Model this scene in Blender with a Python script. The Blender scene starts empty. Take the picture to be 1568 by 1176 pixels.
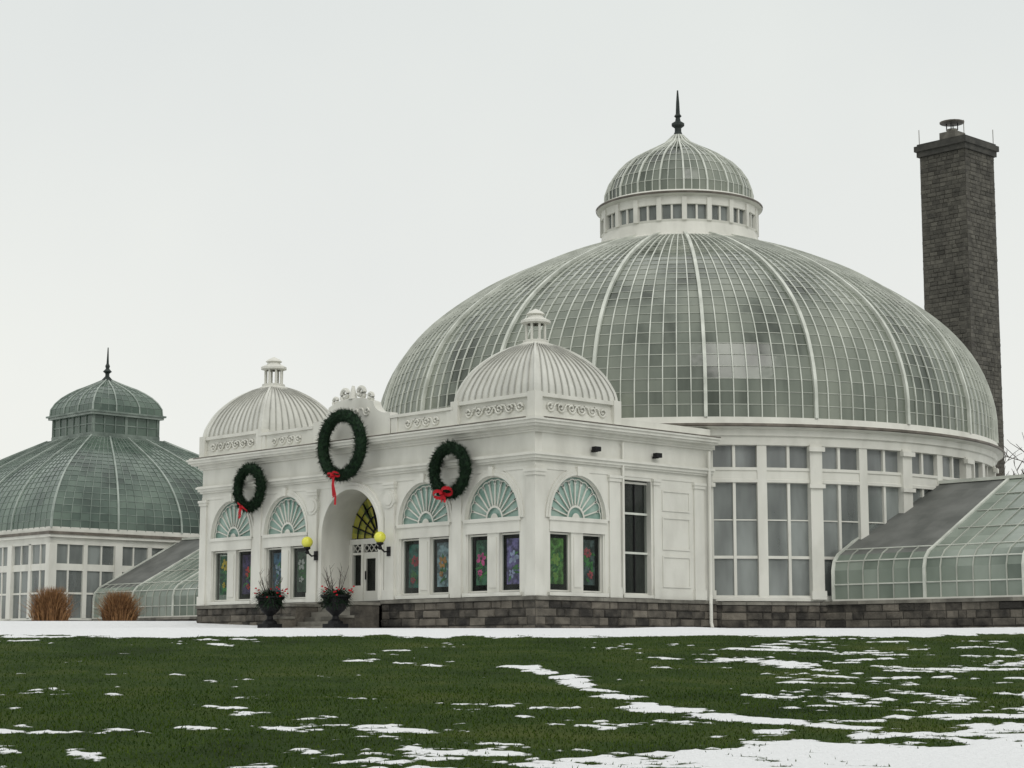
import bpy, math, random
from mathutils import Vector, noise, Matrix
random.seed(7)
scene=bpy.context.scene
S=math.sin; C=math.cos; PI=math.pi; R=math.radians
CAM=Vector((51.98,-41.98,-0.67)); YAW=R(46.3); PITCH=R(8.004)
FWD=Vector((-S(YAW),C(YAW))); RGT=Vector((C(YAW),S(YAW)))

# ------------------------------------------------------------------ materials
def mat(name):
    m=bpy.data.materials.new(name); m.use_nodes=True
    nt=m.node_tree; b=nt.nodes['Principled BSDF']
    return m,nt,b
def N(nt,t,**kw):
    n=nt.nodes.new(t)
    for k,v in kw.items(): setattr(n,k,v)
    return n
def ramp(nt,stops,interp='LINEAR'):
    r=nt.nodes.new('ShaderNodeValToRGB'); cr=r.color_ramp; cr.interpolation=interp
    while len(cr.elements)<len(stops): cr.elements.new(0.5)
    for e,(p,c) in zip(cr.elements,stops):
        e.position=p; e.color=(*c,1) if len(c)==3 else c
    return r
def attr(nt,n='tone'):
    a=nt.nodes.new('ShaderNodeAttribute'); a.attribute_name=n; return a
def noisy(name,c1,c2,scale=3,rough=0.6,bump=0.0,stretch=(1,1,1),bscale=None,tone=0.0,spec=0.5,metal=0,lo=.35,hi=.65):
    m,nt,b=mat(name); L=nt.links.new
    tc=N(nt,'ShaderNodeTexCoord'); mp=N(nt,'ShaderNodeMapping'); mp.inputs['Scale'].default_value=stretch
    L(tc.outputs['Object'],mp.inputs[0])
    n=N(nt,'ShaderNodeTexNoise'); n.inputs['Scale'].default_value=scale; n.inputs['Detail'].default_value=6
    L(mp.outputs[0],n.inputs['Vector'])
    r=ramp(nt,[(lo,c1),(hi,c2)]); 
    if tone:
        a=attr(nt); ma=N(nt,'ShaderNodeMath',operation='MULTIPLY_ADD'); ma.inputs[1].default_value=tone; 
        L(a.outputs['Fac'],ma.inputs[0]); L(n.outputs['Fac'],ma.inputs[2])
        sb=N(nt,'ShaderNodeMath',operation='SUBTRACT'); sb.inputs[1].default_value=tone*.5
        L(ma.outputs[0],sb.inputs[0]); L(sb.outputs[0],r.inputs[0])
    else: L(n.outputs['Fac'],r.inputs[0])
    L(r.outputs[0],b.inputs['Base Color'])
    b.inputs['Roughness'].default_value=rough; b.inputs['Specular IOR Level'].default_value=spec; b.inputs['Metallic'].default_value=metal
    if bump:
        n2=N(nt,'ShaderNodeTexNoise'); n2.inputs['Scale'].default_value=bscale or scale*5; n2.inputs['Detail'].default_value=5
        L(tc.outputs['Object'],n2.inputs['Vector'])
        bp=N(nt,'ShaderNodeBump'); bp.inputs['Strength'].default_value=bump; bp.inputs['Distance'].default_value=.05
        L(n2.outputs['Fac'],bp.inputs['Height']); L(bp.outputs[0],b.inputs['Normal'])
    return m
M={}
M['white']=noisy('white_painted_wood',(.52,.515,.465),(.645,.64,.585),scale=1.1,rough=.65,stretch=(1.2,1.2,.5),bump=.06,bscale=9,lo=.25,hi=.58)
M['rib']=noisy('painted_metal_rib',(.42,.44,.39),(.62,.64,.58),scale=1.2,rough=.5)
M['ribfine']=noisy('weathered_muntin',(.27,.285,.25),(.42,.44,.385),scale=.8,rough=.5)
M['seam']=noisy('white_metal_roof',(.52,.52,.475),(.64,.64,.59),scale=1.4,rough=.5,stretch=(1,1,.4))
M['seamrib']=noisy('metal_seam',(.32,.32,.29),(.42,.42,.38),scale=2,rough=.5)
def glassopaque(name,c1,c2,cd,rough=.18,nscale=.35,tone=.35,zs=.45,bs=.2,st=(.36,.52,.85)):
    m,nt,b=mat(name); L=nt.links.new
    tc=N(nt,'ShaderNodeTexCoord'); mp=N(nt,'ShaderNodeMapping'); mp.inputs['Scale'].default_value=(1,1,zs); L(tc.outputs['Object'],mp.inputs[0])
    n=N(nt,'ShaderNodeTexNoise'); n.inputs['Scale'].default_value=nscale; n.inputs['Detail'].default_value=4; L(mp.outputs[0],n.inputs['Vector'])
    a=attr(nt); ma=N(nt,'ShaderNodeMath',operation='MULTIPLY_ADD'); ma.inputs[1].default_value=tone
    L(a.outputs['Fac'],ma.inputs[0]); L(n.outputs['Fac'],ma.inputs[2])
    r=ramp(nt,[(st[0],cd),(st[1],c1),(st[2],c2)]); L(ma.outputs[0],r.inputs[0]); L(r.outputs[0],b.inputs['Base Color'])
    b.inputs['Roughness'].default_value=rough; b.inputs['IOR'].default_value=1.5
    n2=N(nt,'ShaderNodeTexNoise'); n2.inputs['Scale'].default_value=1.3; L(tc.outputs['Object'],n2.inputs['Vector'])
    bp=N(nt,'ShaderNodeBump'); bp.inputs['Strength'].default_value=bs; bp.inputs['Distance'].default_value=.05
    L(n2.outputs['Fac'],bp.inputs['Height']); L(bp.outputs[0],b.inputs['Normal'])
    return m
M['domeglass']=glassopaque('dome_glass',(.135,.155,.125),(.235,.255,.21),(.035,.045,.032),rough=.13,tone=.14,nscale=.5,zs=.12,st=(.39,.54,.8))
M['greenglass']=glassopaque('green_dome_glass',(.062,.095,.074),(.14,.19,.15),(.024,.042,.032),tone=.18,zs=.3)
M['wingglass']=glassopaque('wing_glass',(.18,.215,.18),(.29,.33,.285),(.09,.115,.093),tone=.22)
M['darkroof']=noisy('grey_sheet_roof',(.085,.09,.083),(.145,.15,.14),scale=1,rough=.6,tone=.12)
def clear(name,tr,fac,base):
    m=bpy.data.materials.new(name); m.use_nodes=True; nt=m.node_tree; nt.nodes.clear(); L=nt.links.new
    o=N(nt,'ShaderNodeOutputMaterial'); t=N(nt,'ShaderNodeBsdfTransparent'); t.inputs[0].default_value=(*tr,1)
    p=N(nt,'ShaderNodeBsdfPrincipled'); p.inputs['Roughness'].default_value=.05
    tc=N(nt,'ShaderNodeTexCoord'); n=N(nt,'ShaderNodeTexNoise'); n.inputs['Scale'].default_value=.9; n.inputs['Detail'].default_value=3
    mp=N(nt,'ShaderNodeMapping'); mp.inputs['Scale'].default_value=(1.2,1.2,.35); L(tc.outputs['Object'],mp.inputs[0]); L(mp.outputs[0],n.inputs['Vector'])
    r=ramp(nt,[(.3,tuple(x*.65 for x in base)),(.65,base)]); L(n.outputs['Fac'],r.inputs[0]); L(r.outputs[0],p.inputs['Base Color'])
    bp=N(nt,'ShaderNodeBump'); bp.inputs['Strength'].default_value=.12; bp.inputs['Distance'].default_value=.05; L(n.outputs['Fac'],bp.inputs['Height']); L(bp.outputs[0],p.inputs['Normal'])
    mr=N(nt,'ShaderNodeMapRange'); mr.inputs[1].default_value=.3; mr.inputs[2].default_value=.7; mr.inputs[3].default_value=fac-.12; mr.inputs[4].default_value=fac+.12
    a=attr(nt); ad=N(nt,'ShaderNodeMath',operation='MULTIPLY_ADD'); ad.inputs[1].default_value=.35; L(a.outputs['Fac'],ad.inputs[0]); L(n.outputs['Fac'],ad.inputs[2])
    sb=N(nt,'ShaderNodeMath',operation='SUBTRACT'); sb.inputs[1].default_value=.17; L(ad.outputs[0],sb.inputs[0]); L(sb.outputs[0],mr.inputs[0])
    mx=N(nt,'ShaderNodeMixShader'); L(mr.outputs[0],mx.inputs[0]); L(t.outputs[0],mx.inputs[1]); L(p.outputs[0],mx.inputs[2]); L(mx.outputs[0],o.inputs[0])
    return m
M['drumglass']=clear('hazy_window_glass',(.75,.8,.78),.62,(.34,.37,.355))
M['clereglass']=clear('clerestory_glass',(.75,.8,.78),.72,(.27,.29,.285))
M['winglass']=clear('window_glass',(.84,.88,.86),.25,(.08,.09,.08))
M['teal']=noisy('fan_light_glass',(.19,.32,.275),(.33,.44,.39),scale=2,rough=.15)
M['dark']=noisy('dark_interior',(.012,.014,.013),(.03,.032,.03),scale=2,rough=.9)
M['black']=noisy('black_iron',(.004,.004,.005),(.011,.011,.012),scale=6,rough=.6,spec=.25)
M['finial']=noisy('verdigris_iron',(.012,.02,.018),(.03,.038,.034),scale=4,rough=.6,spec=.3)
M['gutter']=noisy('gutter_metal',(.08,.07,.055),(.16,.14,.115),scale=2,rough=.6)
M['stone']=noisy('rough_stone',(.022,.020,.017),(.185,.165,.135),scale=2.4,rough=.95,bump=1.0,bscale=8,tone=.55,lo=.22,hi=.95)
M['coping']=noisy('stone_coping',(.10,.095,.08),(.21,.20,.17),scale=2,rough=.85,bump=.4,bscale=9,tone=.3)
M['mortar']=noisy('mortar',(.04,.037,.032),(.07,.065,.055),scale=5,rough=.95)
M['chim']=noisy('sooty_brown_stone',(.042,.040,.033),(.112,.106,.088),scale=2.2,rough=.95,bump=.8,bscale=8,tone=.4,lo=.2,hi=.85)
M['chimcap']=noisy('chimney_cap_stone',(.03,.03,.026),(.06,.058,.05),scale=2,rough=.9)
M['needle']=noisy('evergreen_needles',(.004,.012,.006),(.013,.034,.014),scale=9,rough=.8,spec=.2)
M['red']=noisy('red_ribbon',(.33,.006,.012),(.50,.012,.022),scale=4,rough=.6,spec=.2)
M['yellow']=noisy('yellow_globe_glass',(.62,.60,.05),(.75,.74,.10),scale=5,rough=.2)
M['drygrass']=noisy('dry_ornamental_grass',(.12,.055,.02),(.32,.17,.07),scale=6,rough=.9,tone=.4)
M['bark']=noisy('bark',(.05,.042,.035),(.10,.085,.07),scale=8,rough=.9)
M['leaf']=noisy('indoor_foliage',(.02,.045,.018),(.06,.12,.04),scale=3,rough=.6)
M['grass']=noisy('grass_blades',(.012,.031,.003),(.062,.098,.012),scale=1.2,rough=.9,tone=.5,lo=.2,hi=.85,spec=.08)

# ------------------------------------------------------------------ mesh builder
class MB:
    def __init__(s): s.v=[];s.f=[];s.m=[];s.t=[];s.mats=[]
    def mi(s,k):
        if k not in s.mats: s.mats.append(k)
        return s.mats.index(k)
    def face(s,pts,k,tone=None):
        i=len(s.v); s.v.extend([tuple(p) for p in pts]); s.f.append(tuple(range(i,i+len(pts)))); s.m.append(s.mi(k)); s.t.append(random.random() if tone is None else tone)
    def obox(s,p,U,V,W,k,tone=None):
        p=Vector(p);U=Vector(U);V=Vector(V);W=Vector(W)
        if U.cross(V).dot(W)<0: U,V=V,U
        t=random.random() if tone is None else tone
        i=len(s.v)
        s.v.extend([tuple(q) for q in (p,p+U,p+U+V,p+V,p+W,p+U+W,p+U+V+W,p+V+W)])
        for f in ((0,3,2,1),(4,5,6,7),(0,1,5,4),(1,2,6,5),(2,3,7,6),(3,0,4,7)):
            s.f.append(tuple(i+j for j in f)); s.m.append(s.mi(k)); s.t.append(t)
    def box(s,x0,x1,y0,y1,z0,z1,k,tone=None):
        s.obox((x0,y0,z0),(x1-x0,0,0),(0,y1-y0,0),(0,0,z1-z0),k,tone)
    def rev(s,prof,k,n=80,c=(0,0),a0=0,a1=2*PI,jit=0):
        cols=[]
        for j in range(n+1):
            a=a0+(a1-a0)*j/n
            cols.append([(c[0]+r*S(a),c[1]-r*C(a),z) for r,z in prof])
        for j in range(n):
            for i in range(len(prof)-1):
                s.face((cols[j][i],cols[j+1][i],cols[j+1][i+1],cols[j][i+1]),k)
    def tube(s,pts,r,k,n=6,r2=None):
        pts=[Vector(p) for p in pts]; rings=[]
        for i,p in enumerate(pts):
            d=(pts[min(i+1,len(pts)-1)]-pts[max(i-1,0)]); d=d.normalized() if d.length>1e-9 else Vector((0,0,1))
            u=d.cross(Vector((0,0,1))); 
            if u.length<.05: u=d.cross(Vector((1,0,0)))
            u.normalize(); w=d.cross(u)
            rr=r if r2 is None else r+(r2-r)*i/(len(pts)-1)
            rings.append([p+(u*C(2*PI*j/n)+w*S(2*PI*j/n))*rr for j in range(n)])
        for a,b in zip(rings,rings[1:]):
            for j in range(n): s.face((a[j],a[(j+1)%n],b[(j+1)%n],b[j]),k,.5)
    def strip(s,pts,nrm,tan,w,h,k,base=.02):
        pr=None
        for p,n in zip(pts,nrm):
            p=Vector(p);n=Vector(n); t=Vector(tan)*w/2
            q=(p-t-n*base,p-t+n*h,p+t+n*h,p+t-n*base)
            if pr:
                for a in range(3): s.face((pr[a],pr[a+1],q[a+1],q[a]),k,.5)
            pr=q
    def make(s,name,parent=None,smooth=False,merge=False):
        me=bpy.data.meshes.new(name); me.from_pydata(s.v,[],s.f)
        for k in s.mats: me.materials.append(M[k])
        me.polygons.foreach_set('material_index',s.m)
        at=me.attributes.new('tone','FLOAT','FACE'); at.data.foreach_set('value',s.t)
        if smooth: me.polygons.foreach_set('use_smooth',[True]*len(s.f))
        me.update()
        o=bpy.data.objects.new(name,me); scene.collection.objects.link(o)
        if merge:
            import bmesh
            bm=bmesh.new(); bm.from_mesh(me); bmesh.ops.remove_doubles(bm,verts=bm.verts,dist=1e-4); bm.to_mesh(me); bm.free()
        if parent: o.parent=parent
        return o
def empty(name,loc=(0,0,0)):
    o=bpy.data.objects.new(name,None); o.location=loc; scene.collection.objects.link(o); return o
def resample(prof,n):
    P=[Vector(p) for p in prof]; P=[P[0]*2-P[1]]+P+[P[-1]*2-P[-2]]; out=[]
    for i in range(1,len(P)-2):
        for j in range(20):
            t=j/20; a,b,c,d=P[i-1:i+3]
            out.append(.5*((2*b)+(c-a)*t+(2*a-5*b+4*c-d)*t*t+(3*b-a-3*c+d)*t**3))
    out.append(P[-2]); L=[0]
    for a,b in zip(out,out[1:]): L.append(L[-1]+(b-a).length)
    res=[];k=0
    for i in range(n+1):
        t=L[-1]*i/n
        while k<len(L)-2 and L[k+1]<t: k+=1
        f=(t-L[k])/max(1e-9,L[k+1]-L[k]); res.append(out[k].lerp(out[k+1],min(1,f)))
    return [(p.x,p.y) for p in res]
def pnorm(prof,i):
    a=prof[max(0,i-1)];b=prof[min(len(prof)-1,i+1)]
    t=Vector((b[0]-a[0],b[1]-a[1])).normalized(); return (t.y,-t.x),(t.x,t.y)
def flatcurve(name,outlines,depth,k,parent,mtx):
    cu=bpy.data.curves.new(name,'CURVE'); cu.dimensions='2D'; cu.fill_mode='BOTH'; cu.extrude=depth/2
    for o in outlines:
        sp=cu.splines.new('POLY'); sp.points.add(len(o)-1); sp.use_cyclic_u=True
        for p,q in zip(sp.points,o): p.co=(q[0],q[1],0,1)
    ob=bpy.data.objects.new(name+'_c',cu); scene.collection.objects.link(ob)
    bpy.context.view_layer.update(); dg=bpy.context.evaluated_depsgraph_get()
    me=bpy.data.meshes.new_from_object(ob.evaluated_get(dg)); bpy.data.objects.remove(ob)
    me.materials.clear(); me.materials.append(M[k]); me.transform(mtx)
    n=bpy.data.objects.new(name,me); scene.collection.objects.link(n); n.parent=parent; return n
def MX(o,u,v):
    o=Vector(o);u=Vector(u);v=Vector(v);w=u.cross(v)
    return Matrix(((u.x,v.x,w.x,o.x),(u.y,v.y,w.y,o.y),(u.z,v.z,w.z,o.z),(0,0,0,1)))
def rect(a,b,c,d): return [(a,c),(b,c),(b,d),(a,d)]
def archpts(c,hw,z0,zs,rz,n=24):
    return [(c-hw,z0)]+[(c-hw*C(PI*i/n),zs+rz*S(PI*i/n)) for i in range(n+1)]+[(c+hw,z0)]

# ------------------------------------------------------------------ central conservatory
cons=empty('domed_conservatory')
DC=(0,17.4)
NB=20; SUB=8
def dome(mb,prof,rows,c,nb,sub,gk,w_main,w_sub,w_ring,hm=.12,off=0,rk='rib',rf='ribfine'):
    pr=resample(prof,rows)
    n=nb*sub
    mb.rev(pr,gk,n=n,c=c,a0=off,a1=off+2*PI)
    for j in range(n):
        a=off+2*PI*j/n; main=(j%sub==0)
        pts=[];nr=[]
        for i,(r,z) in enumerate(pr):
            (nx,nz),_=pnorm(pr,i); pts.append((c[0]+r*S(a),c[1]-r*C(a),z)); nr.append((nx*S(a),-nx*C(a),nz))
        mb.strip(pts,nr,(C(a),S(a),0),w_main if main else w_sub,hm if main else hm*.4,rk)
    for i in range(1,len(pr)):
        (nx,nz),(tx,tz)=pnorm(pr,i); r,z=pr[i]; w=w_ring/2; h=.018
        sec=[(r-tx*w,z-tz*w),(r-tx*w+nx*h,z-tz*w+nz*h),(r+tx*w+nx*h,z+tz*w+nz*h),(r+tx*w,z+tz*w)]
        mb.rev(sec,rf,n=n,c=c,a0=off,a1=off+2*PI)
mb=MB()
mainprof=[(12.6,7.45),(12.52,8.9),(12.0,10.45),(11.1,11.75),(9.85,12.88),(8.16,14.0),(6.5,14.82),(4.9,15.48),(3.2,16.05)]
OFF=R(45)
dome(mb,mainprof,30,DC,NB,SUB,'domeglass',.12,.038,.026,off=OFF)
mb.make('glass_dome',cons)
q_=-.35
mb=MB()
mb.rev([(3.55,16.1+q_),(3.62,16.3+q_),(3.36,16.42+q_),(3.25,16.9+q_),(3.28,17.0+q_),(3.2,17.02+q_)],'white',100,DC)
mb.rev([(3.14,17.0+q_),(3.14,17.65+q_)],'drumglass',60,DC)
mb.rev([(3.2,17.6+q_),(3.27,17.62+q_),(3.27,17.95+q_),(3.46,18.02+q_),(3.46,18.14+q_),(3.3,18.22+q_),(3.05,18.24+q_)],'white',100,DC)
mb.rev([(3.48,18.03+q_),(3.50,18.1+q_),(3.48,18.12+q_)],'gutter',100,DC)
mb.rev([(2.0,16.0+q_),(2.0,18.1+q_)],'seam',24,DC)
for j in range(40):
    a=OFF+2*PI*j/40; big=(j%2==0); w=.2 if big else .08
    o=Vector((DC[0]+3.12*S(a),DC[1]-3.12*C(a),16.95+q_)); t=Vector((C(a),S(a),0)); r=Vector((S(a),-C(a),0))
    mb.obox(o-t*w/2,t*w,r*(.2 if big else .10),(0,0,.7 if not big else .95),'white')
dome(mb,[(3.08,18.2+q_),(3.1,18.6+q_),(2.95,19.1+q_),(2.5,19.75+q_),(1.85,20.25+q_),(1.1,20.65+q_),(.55,20.95+q_),(.2,21.3+q_)],9,DC,20,3,'domeglass',.07,.03,.025,hm=.06,off=OFF)
mb.make('dome_lantern',cons)
mb=MB()
mb.rev([(.46,20.65),(.4,20.8),(.22,20.95),(.14,21.15),(.14,21.3),(.27,21.4),(.27,21.5),(.12,21.6),(.09,21.75),(.16,21.82),(.09,21.92),(.07,22.4),(.03,22.95)],'finial',16,DC)
mb.make('dome_finial',cons,smooth=True)
# drum
mb=MB()
RD=12.3
for j in range(NB*4):
    a0=OFF+2*PI*j/(NB*4); a1=OFF+2*PI*(j+1)/(NB*4)
    for z0,z1 in ((1.2,2.6),(2.6,3.9),(3.9,5.2),(5.7,6.5)):
        mb.face([(DC[0]+RD*S(a),DC[1]-RD*C(a),z) for a,z in ((a0,z0),(a1,z0),(a1,z1),(a0,z1))],'drumglass' if z0<5 else 'clereglass')
def ring(mb,prof,k): mb.rev(prof,k,NB*6,DC,OFF,OFF+2*PI)
ring(mb,[(12.25,6.48),(12.5,6.5),(12.52,6.78),(12.6,6.82),(12.62,7.02),(12.85,7.08),(12.85,7.2),(12.7,7.26),(12.66,7.46),(12.4,7.5)],'white')
ring(mb,[(12.87,7.1),(12.91,7.13),(12.91,7.19),(12.86,7.22)],'gutter')
ring(mb,[(12.25,5.18),(12.46,5.2),(12.46,5.3),(12.42,5.32),(12.42,5.6),(12.46,5.62),(12.46,5.72),(12.25,5.74)],'white')
ring(mb,[(12.28,2.56),(12.37,2.56),(12.37,2.66),(12.28,2.66)],'white')
ring(mb,[(12.25,1.05),(12.5,1.1),(12.5,1.22),(12.35,1.3),(12.28,1.3)],'white')
for z in (3.9,): ring(mb,[(12.29,z-.02),(12.33,z-.02),(12.33,z+.02),(12.29,z+.02)],'white')
for j in range(NB*8):
    a=OFF+2*PI*j/(NB*8); t=Vector((C(a),S(a),0)); r=Vector((S(a),-C(a),0)); c=Vector((DC[0],DC[1],0))
    if j%8==0: w,d=.46,.26
    elif j%4==0: w,d=.34,.16
    elif j%2==0: w,d=.10,.10
    else: continue
    mb.obox(c+r*12.2-t*w/2+Vector((0,0,1.15)),t*w,r*(d+.1),(0,0,5.4),'white')
    if j%8==0:
        mb.obox(c+r*12.5-t*.3+Vector((0,0,5.02)),t*.6,r*.15,(0,0,.14),'white')
        mb.obox(c+r*12.5-t*.3+Vector((0,0,6.3)),t*.6,r*.17,(0,0,.16),'white')
        mb.obox(c+r*12.5-t*.28+Vector((0,0,1.16)),t*.56,r*.12,(0,0,.3),'white')
mb.make('glazed_drum_wall',cons)
mb=MB()
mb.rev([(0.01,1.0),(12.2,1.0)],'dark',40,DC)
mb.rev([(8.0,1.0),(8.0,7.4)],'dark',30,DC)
for k in range(300):
    a=random.uniform(0,2*PI); r0=random.uniform(9.2,11.6); h=random.uniform(.8,4.4)
    p=Vector((DC[0]+r0*S(a),DC[1]-r0*C(a),1.0))
    mb.tube([p,p+Vector((0,0,h*.8))],.05,'leaf',4)
    for q in range(10):
        b=random.uniform(0,2*PI); d=Vector((C(b),S(b),random.uniform(-.2,.8)))*random.uniform(.4,.8); o=p+Vector((0,0,h*random.uniform(.5,1)))
        s_=Vector((-S(b),C(b),0))*.12; m_=o+d*.5+Vector((0,0,.12))
        e_=o+d
        if (Vector((e_.x,e_.y))-Vector(DC)).length<12.1: mb.face((o,m_-s_,e_,m_+s_),'leaf')
mb.make('indoor_plants',cons)

# ------------------------------------------------------------------ entrance pavilion
HX=9.1; SY=8.5
WIN=[(-7.15,1.27),(-3.8,1.27),(3.8,1.27),(7.15,1.27)]
ZS=3.58; RZ=1.40
front=[rect(-HX,HX,1.1,7.0)]+[archpts(c,h,1.22,ZS,RZ) for c,h in WIN]+[archpts(0,1.58,1.101,3.42,1.58)]
flatcurve('front_wall',front,.3,'white',cons,MX((0,.15,0),(1,0,0),(0,0,1)))
SW=(1.9,1.27)
for sx in (1,-1):
    side=[rect(.302,SY,1.1,7.0),archpts(SW[0],SW[1],1.22,ZS,RZ),rect(4.12,5.4,1.22,5.0)]
    flatcurve('side_wall',side,.3,'white',cons,MX((sx*(HX-.152),0,0),(0,1,0),(0,0,1)))
mb=MB()
def trims(mb,U,O,Nn,windows,lo,hi):
    U=Vector(U);O=Vector(O);Nn=Vector(Nn);Z=Vector((0,0,1))
    def b(u0,u1,z0,z1,d0,d1,k='white'): mb.obox(O+U*u0+Z*z0+Nn*d0,U*(u1-u0),Z*(z1-z0),Nn*(d1-d0),k)
    for c,h in windows:
        for (ra,rb,d) in ((1.0,1.07,.07),(1.07,1.15,.04)):
            n=28; pr=None
            for i in range(n+1):
                a=PI*i/n; cs,sn=-C(a),S(a)
                q=[O+U*(c+cs*h*ra)+Z*(ZS+sn*RZ*ra)+Nn*dd for dd in (-.1,d)]+[O+U*(c+cs*h*rb)+Z*(ZS+sn*RZ*rb)+Nn*dd for dd in (d,-.02)]
                if pr:
                    for e in range(3): mb.face((pr[e],pr[e+1],q[e+1],q[e]),'white',.5)
                pr=q
        b(c-.09,c+.09,ZS+RZ*.99,ZS+RZ*1.2,.0,.12)
        b(c-h+.002,c+h-.002,3.14,3.6,-.18,.03); b(c-h-.06,c+h+.06,3.5,3.62,.0,.075)
        b(c-h-.08,c+h+.08,1.12,1.24,.0,.10)
        b(c-.27,c+.27,1.24,3.14,-.2,-.02); b(c-.17,c+.17,1.4,3.0,-.02,.01)
        for sg in (-1,1):
            x=c+sg*(h-.06); b(min(x,x+sg*.058),max(x,x+sg*.058),1.24,3.14,-.2,-.03)
            a0,a1=(c+.27,c+h-.06) if sg>0 else (c-h+.06,c-.27)
            for (e0,e1,z0,z1) in ((a0+.002,a0+.035,1.26,3.12),(a1-.035,a1-.002,1.26,3.12),(a0+.035,a1-.035,1.26,1.31),(a0+.035,a1-.035,3.07,3.12)):
                b(e0,e1,z0,z1,-.2,-.12,'white')
            mb.face([O+U*u+Z*z+Nn*-.16 for u,z in ((a0,1.26),(a1,1.26),(a1,3.12),(a0,3.12))],'winglass')
        n=24
        for i in range(n):
            a=PI*i/n;a2=PI*(i+1)/n
            mb.face([O+U*c+Z*ZS+Nn*-.15]+[O+U*(c-C(t)*h)+Z*(ZS+S(t)*RZ)+Nn*-.15 for t in (a,a2)],'teal')
        for i in range(1,12):
            a=PI*i/12; d=U*(-C(a))*h+Z*S(a)*RZ; side=(Z*C(a)+U*S(a))
            mb.obox(O+U*c+Z*ZS+d*.3-side*.018+Nn*-.14,d*.62,side*.036,Nn*.05,'white')
        for i in range(12):
            a=PI*(i+.5)/12; pr=None
            ctr=O+U*(c-C(a)*h*.80)+Z*(ZS+S(a)*RZ*.80); rr=.155; d=(U*(-C(a))+Z*S(a)); sd=(Z*C(a)+U*S(a))
            for j in range(9):
                t=-PI/2+PI*j/8; p1=ctr+(d*C(t)+sd*S(t))*rr; p2=ctr+(d*C(t)+sd*S(t))*(rr+.035)
                q=(p1+Nn*-.09,p2+Nn*-.09)
                if pr: mb.face((pr[0],pr[1],q[1],q[0]),'white',.5)
                pr=q
        for (ra,rb) in ((.0,.14),(.27,.32),(.965,1.0)):
            pr=None
            for i in range(25):
                a=PI*i/24; q=[O+U*(c-C(a)*h*rr)+Z*(ZS+S(a)*RZ*rr)+Nn*-.07 for rr in (ra,rb)]
                if pr: mb.face((pr[0],pr[1],q[1],q[0]),'white',.5)
                pr=q
    for z0,z1,d in ((5.36,5.43,.08),(5.43,5.53,.14),(5.53,5.6,.2),(5.6,5.63,.16)): b(lo,hi,z0,z1,-.05,d)
    for z0,z1,d in ((6.26,6.33,.08),(6.33,6.43,.14),(6.43,6.5,.34),(6.5,6.6,.42),(6.6,6.66,.47),(6.66,6.72,.40)): b(lo-(.0),hi,z0,z1,-.05,d)
    b(lo,hi,4.98+.12,5.2,-.01,.022)
    b(lo,hi,6.662,6.70,.40,.478,'gutter')
trims(mb,(1,0,0),(0,0,0),(0,-1,0),WIN,-HX,HX)
trims(mb,(0,1,0),(HX,0,0),(1,0,0),[SW],0,SY)
trims(mb,(0,1,0),(-HX,0,0),(-1,0,0),[SW],0,SY)
for sx in (-1,1):
    for z0,z1,d in ((5.36,5.43,.08),(5.43,5.53,.14),(5.53,5.6,.2),(5.6,5.63,.16),(6.26,6.33,.08),(6.33,6.43,.14),(6.43,6.5,.34),(6.5,6.6,.42),(6.6,6.66,.47),(6.66,6.72,.40)):
        x0,x1=(HX,HX+d) if sx>0 else (-HX-d,-HX)
        mb.box(x0+.001*sx,x1-.001*sx*0,-d+.001,.0,z0+.001,z1-.001,'white')
def pil(x0,x1,y0,y1,z0=1.1,z1=5.05):
    mb.box(x0,x1,y0,y1,z0,z1,'white'); e=.04
    mb.box(x0-e,x1+e,y0-e,y1+e,z1-.16,z1-.05,'white'); mb.box(x0-e*1.7,x1+e*1.7,y0-e*1.7,y1+e*1.7,z1-.05,z1+.04,'white')
    mb.box(x0-e,x1+e,y0-e,y1+e,z0+.01,z0+.35,'white')
for x in (-5.48,5.48): pil(x-.22,x+.22,-.06,.1)
for x in (-2.12,2.12): pil(x-.24,x+.24,-.10,.1)
for sx in (-1,1):
    cx=sx*(HX-.14); pil(cx-.2,cx+.2,-.06,.34)
    xs=sx*(HX+.001); pil(min(xs,xs+sx*.06),max(xs,xs+sx*.06),3.35,3.85)
    pil(min(xs,xs+sx*.06),max(xs,xs+sx*.06),7.55,8.05)
    pil(min(xs,xs+sx*.05),max(xs,xs+sx*.05),5.5,5.75)
    for (y0,y1,z0,z1) in ((5.95,7.35,1.5,2.55),(5.95,7.35,2.75,3.85),(5.95,7.35,4.05,4.75)):
        x0=min(xs,xs+sx*.03);x1=max(xs,xs+sx*.03)
        for a in ((y0,y1,z0,z0+.05),(y0,y1,z1-.05,z1),(y0,y0+.05,z0+.05,z1-.05),(y1-.05,y1,z0+.05,z1-.05)): mb.box(x0,x1,a[0],a[1],a[2],a[3],'white')
    xg=sx*(HX-.2); mb.face([(xg,y,z) for y,z in ((4.12,1.22),(5.4,1.22),(5.4,5),(4.12,5))],'winglass')
    for z in (1.25,2.6,3.9,4.92): mb.box(xg-.03,xg+.05,4.13,5.39,z-.035,z+.035,'white' if z<2 or z>4.5 else 'rib')
    mb.box(xg-.03,xg+.045,4.74,4.78,1.3,4.9,'black')
    mb.box(min(xs,xs+sx*.06),max(xs,xs+sx*.06),4.0,5.5,1.12,1.22,'white')
for x in (-2.12,2.12):
    for rr,d in ((.30,.12),(.2,.15)):
        n=20; cc=Vector((x,-d-.02,4.5)); pts=[cc+Vector((C(2*PI*i/n)*rr,0,S(2*PI*i/n)*rr)) for i in range(n)]
        mb.face(pts,'white',.5)
        for i in range(n): mb.face((pts[i],pts[(i+1)%n],pts[(i+1)%n]+Vector((0,.15,0)),pts[i]+Vector((0,.15,0))),'white',.5)
mb.box(-HX+.31,HX-.31,.31,SY,6.85,6.95,'seam')
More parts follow.
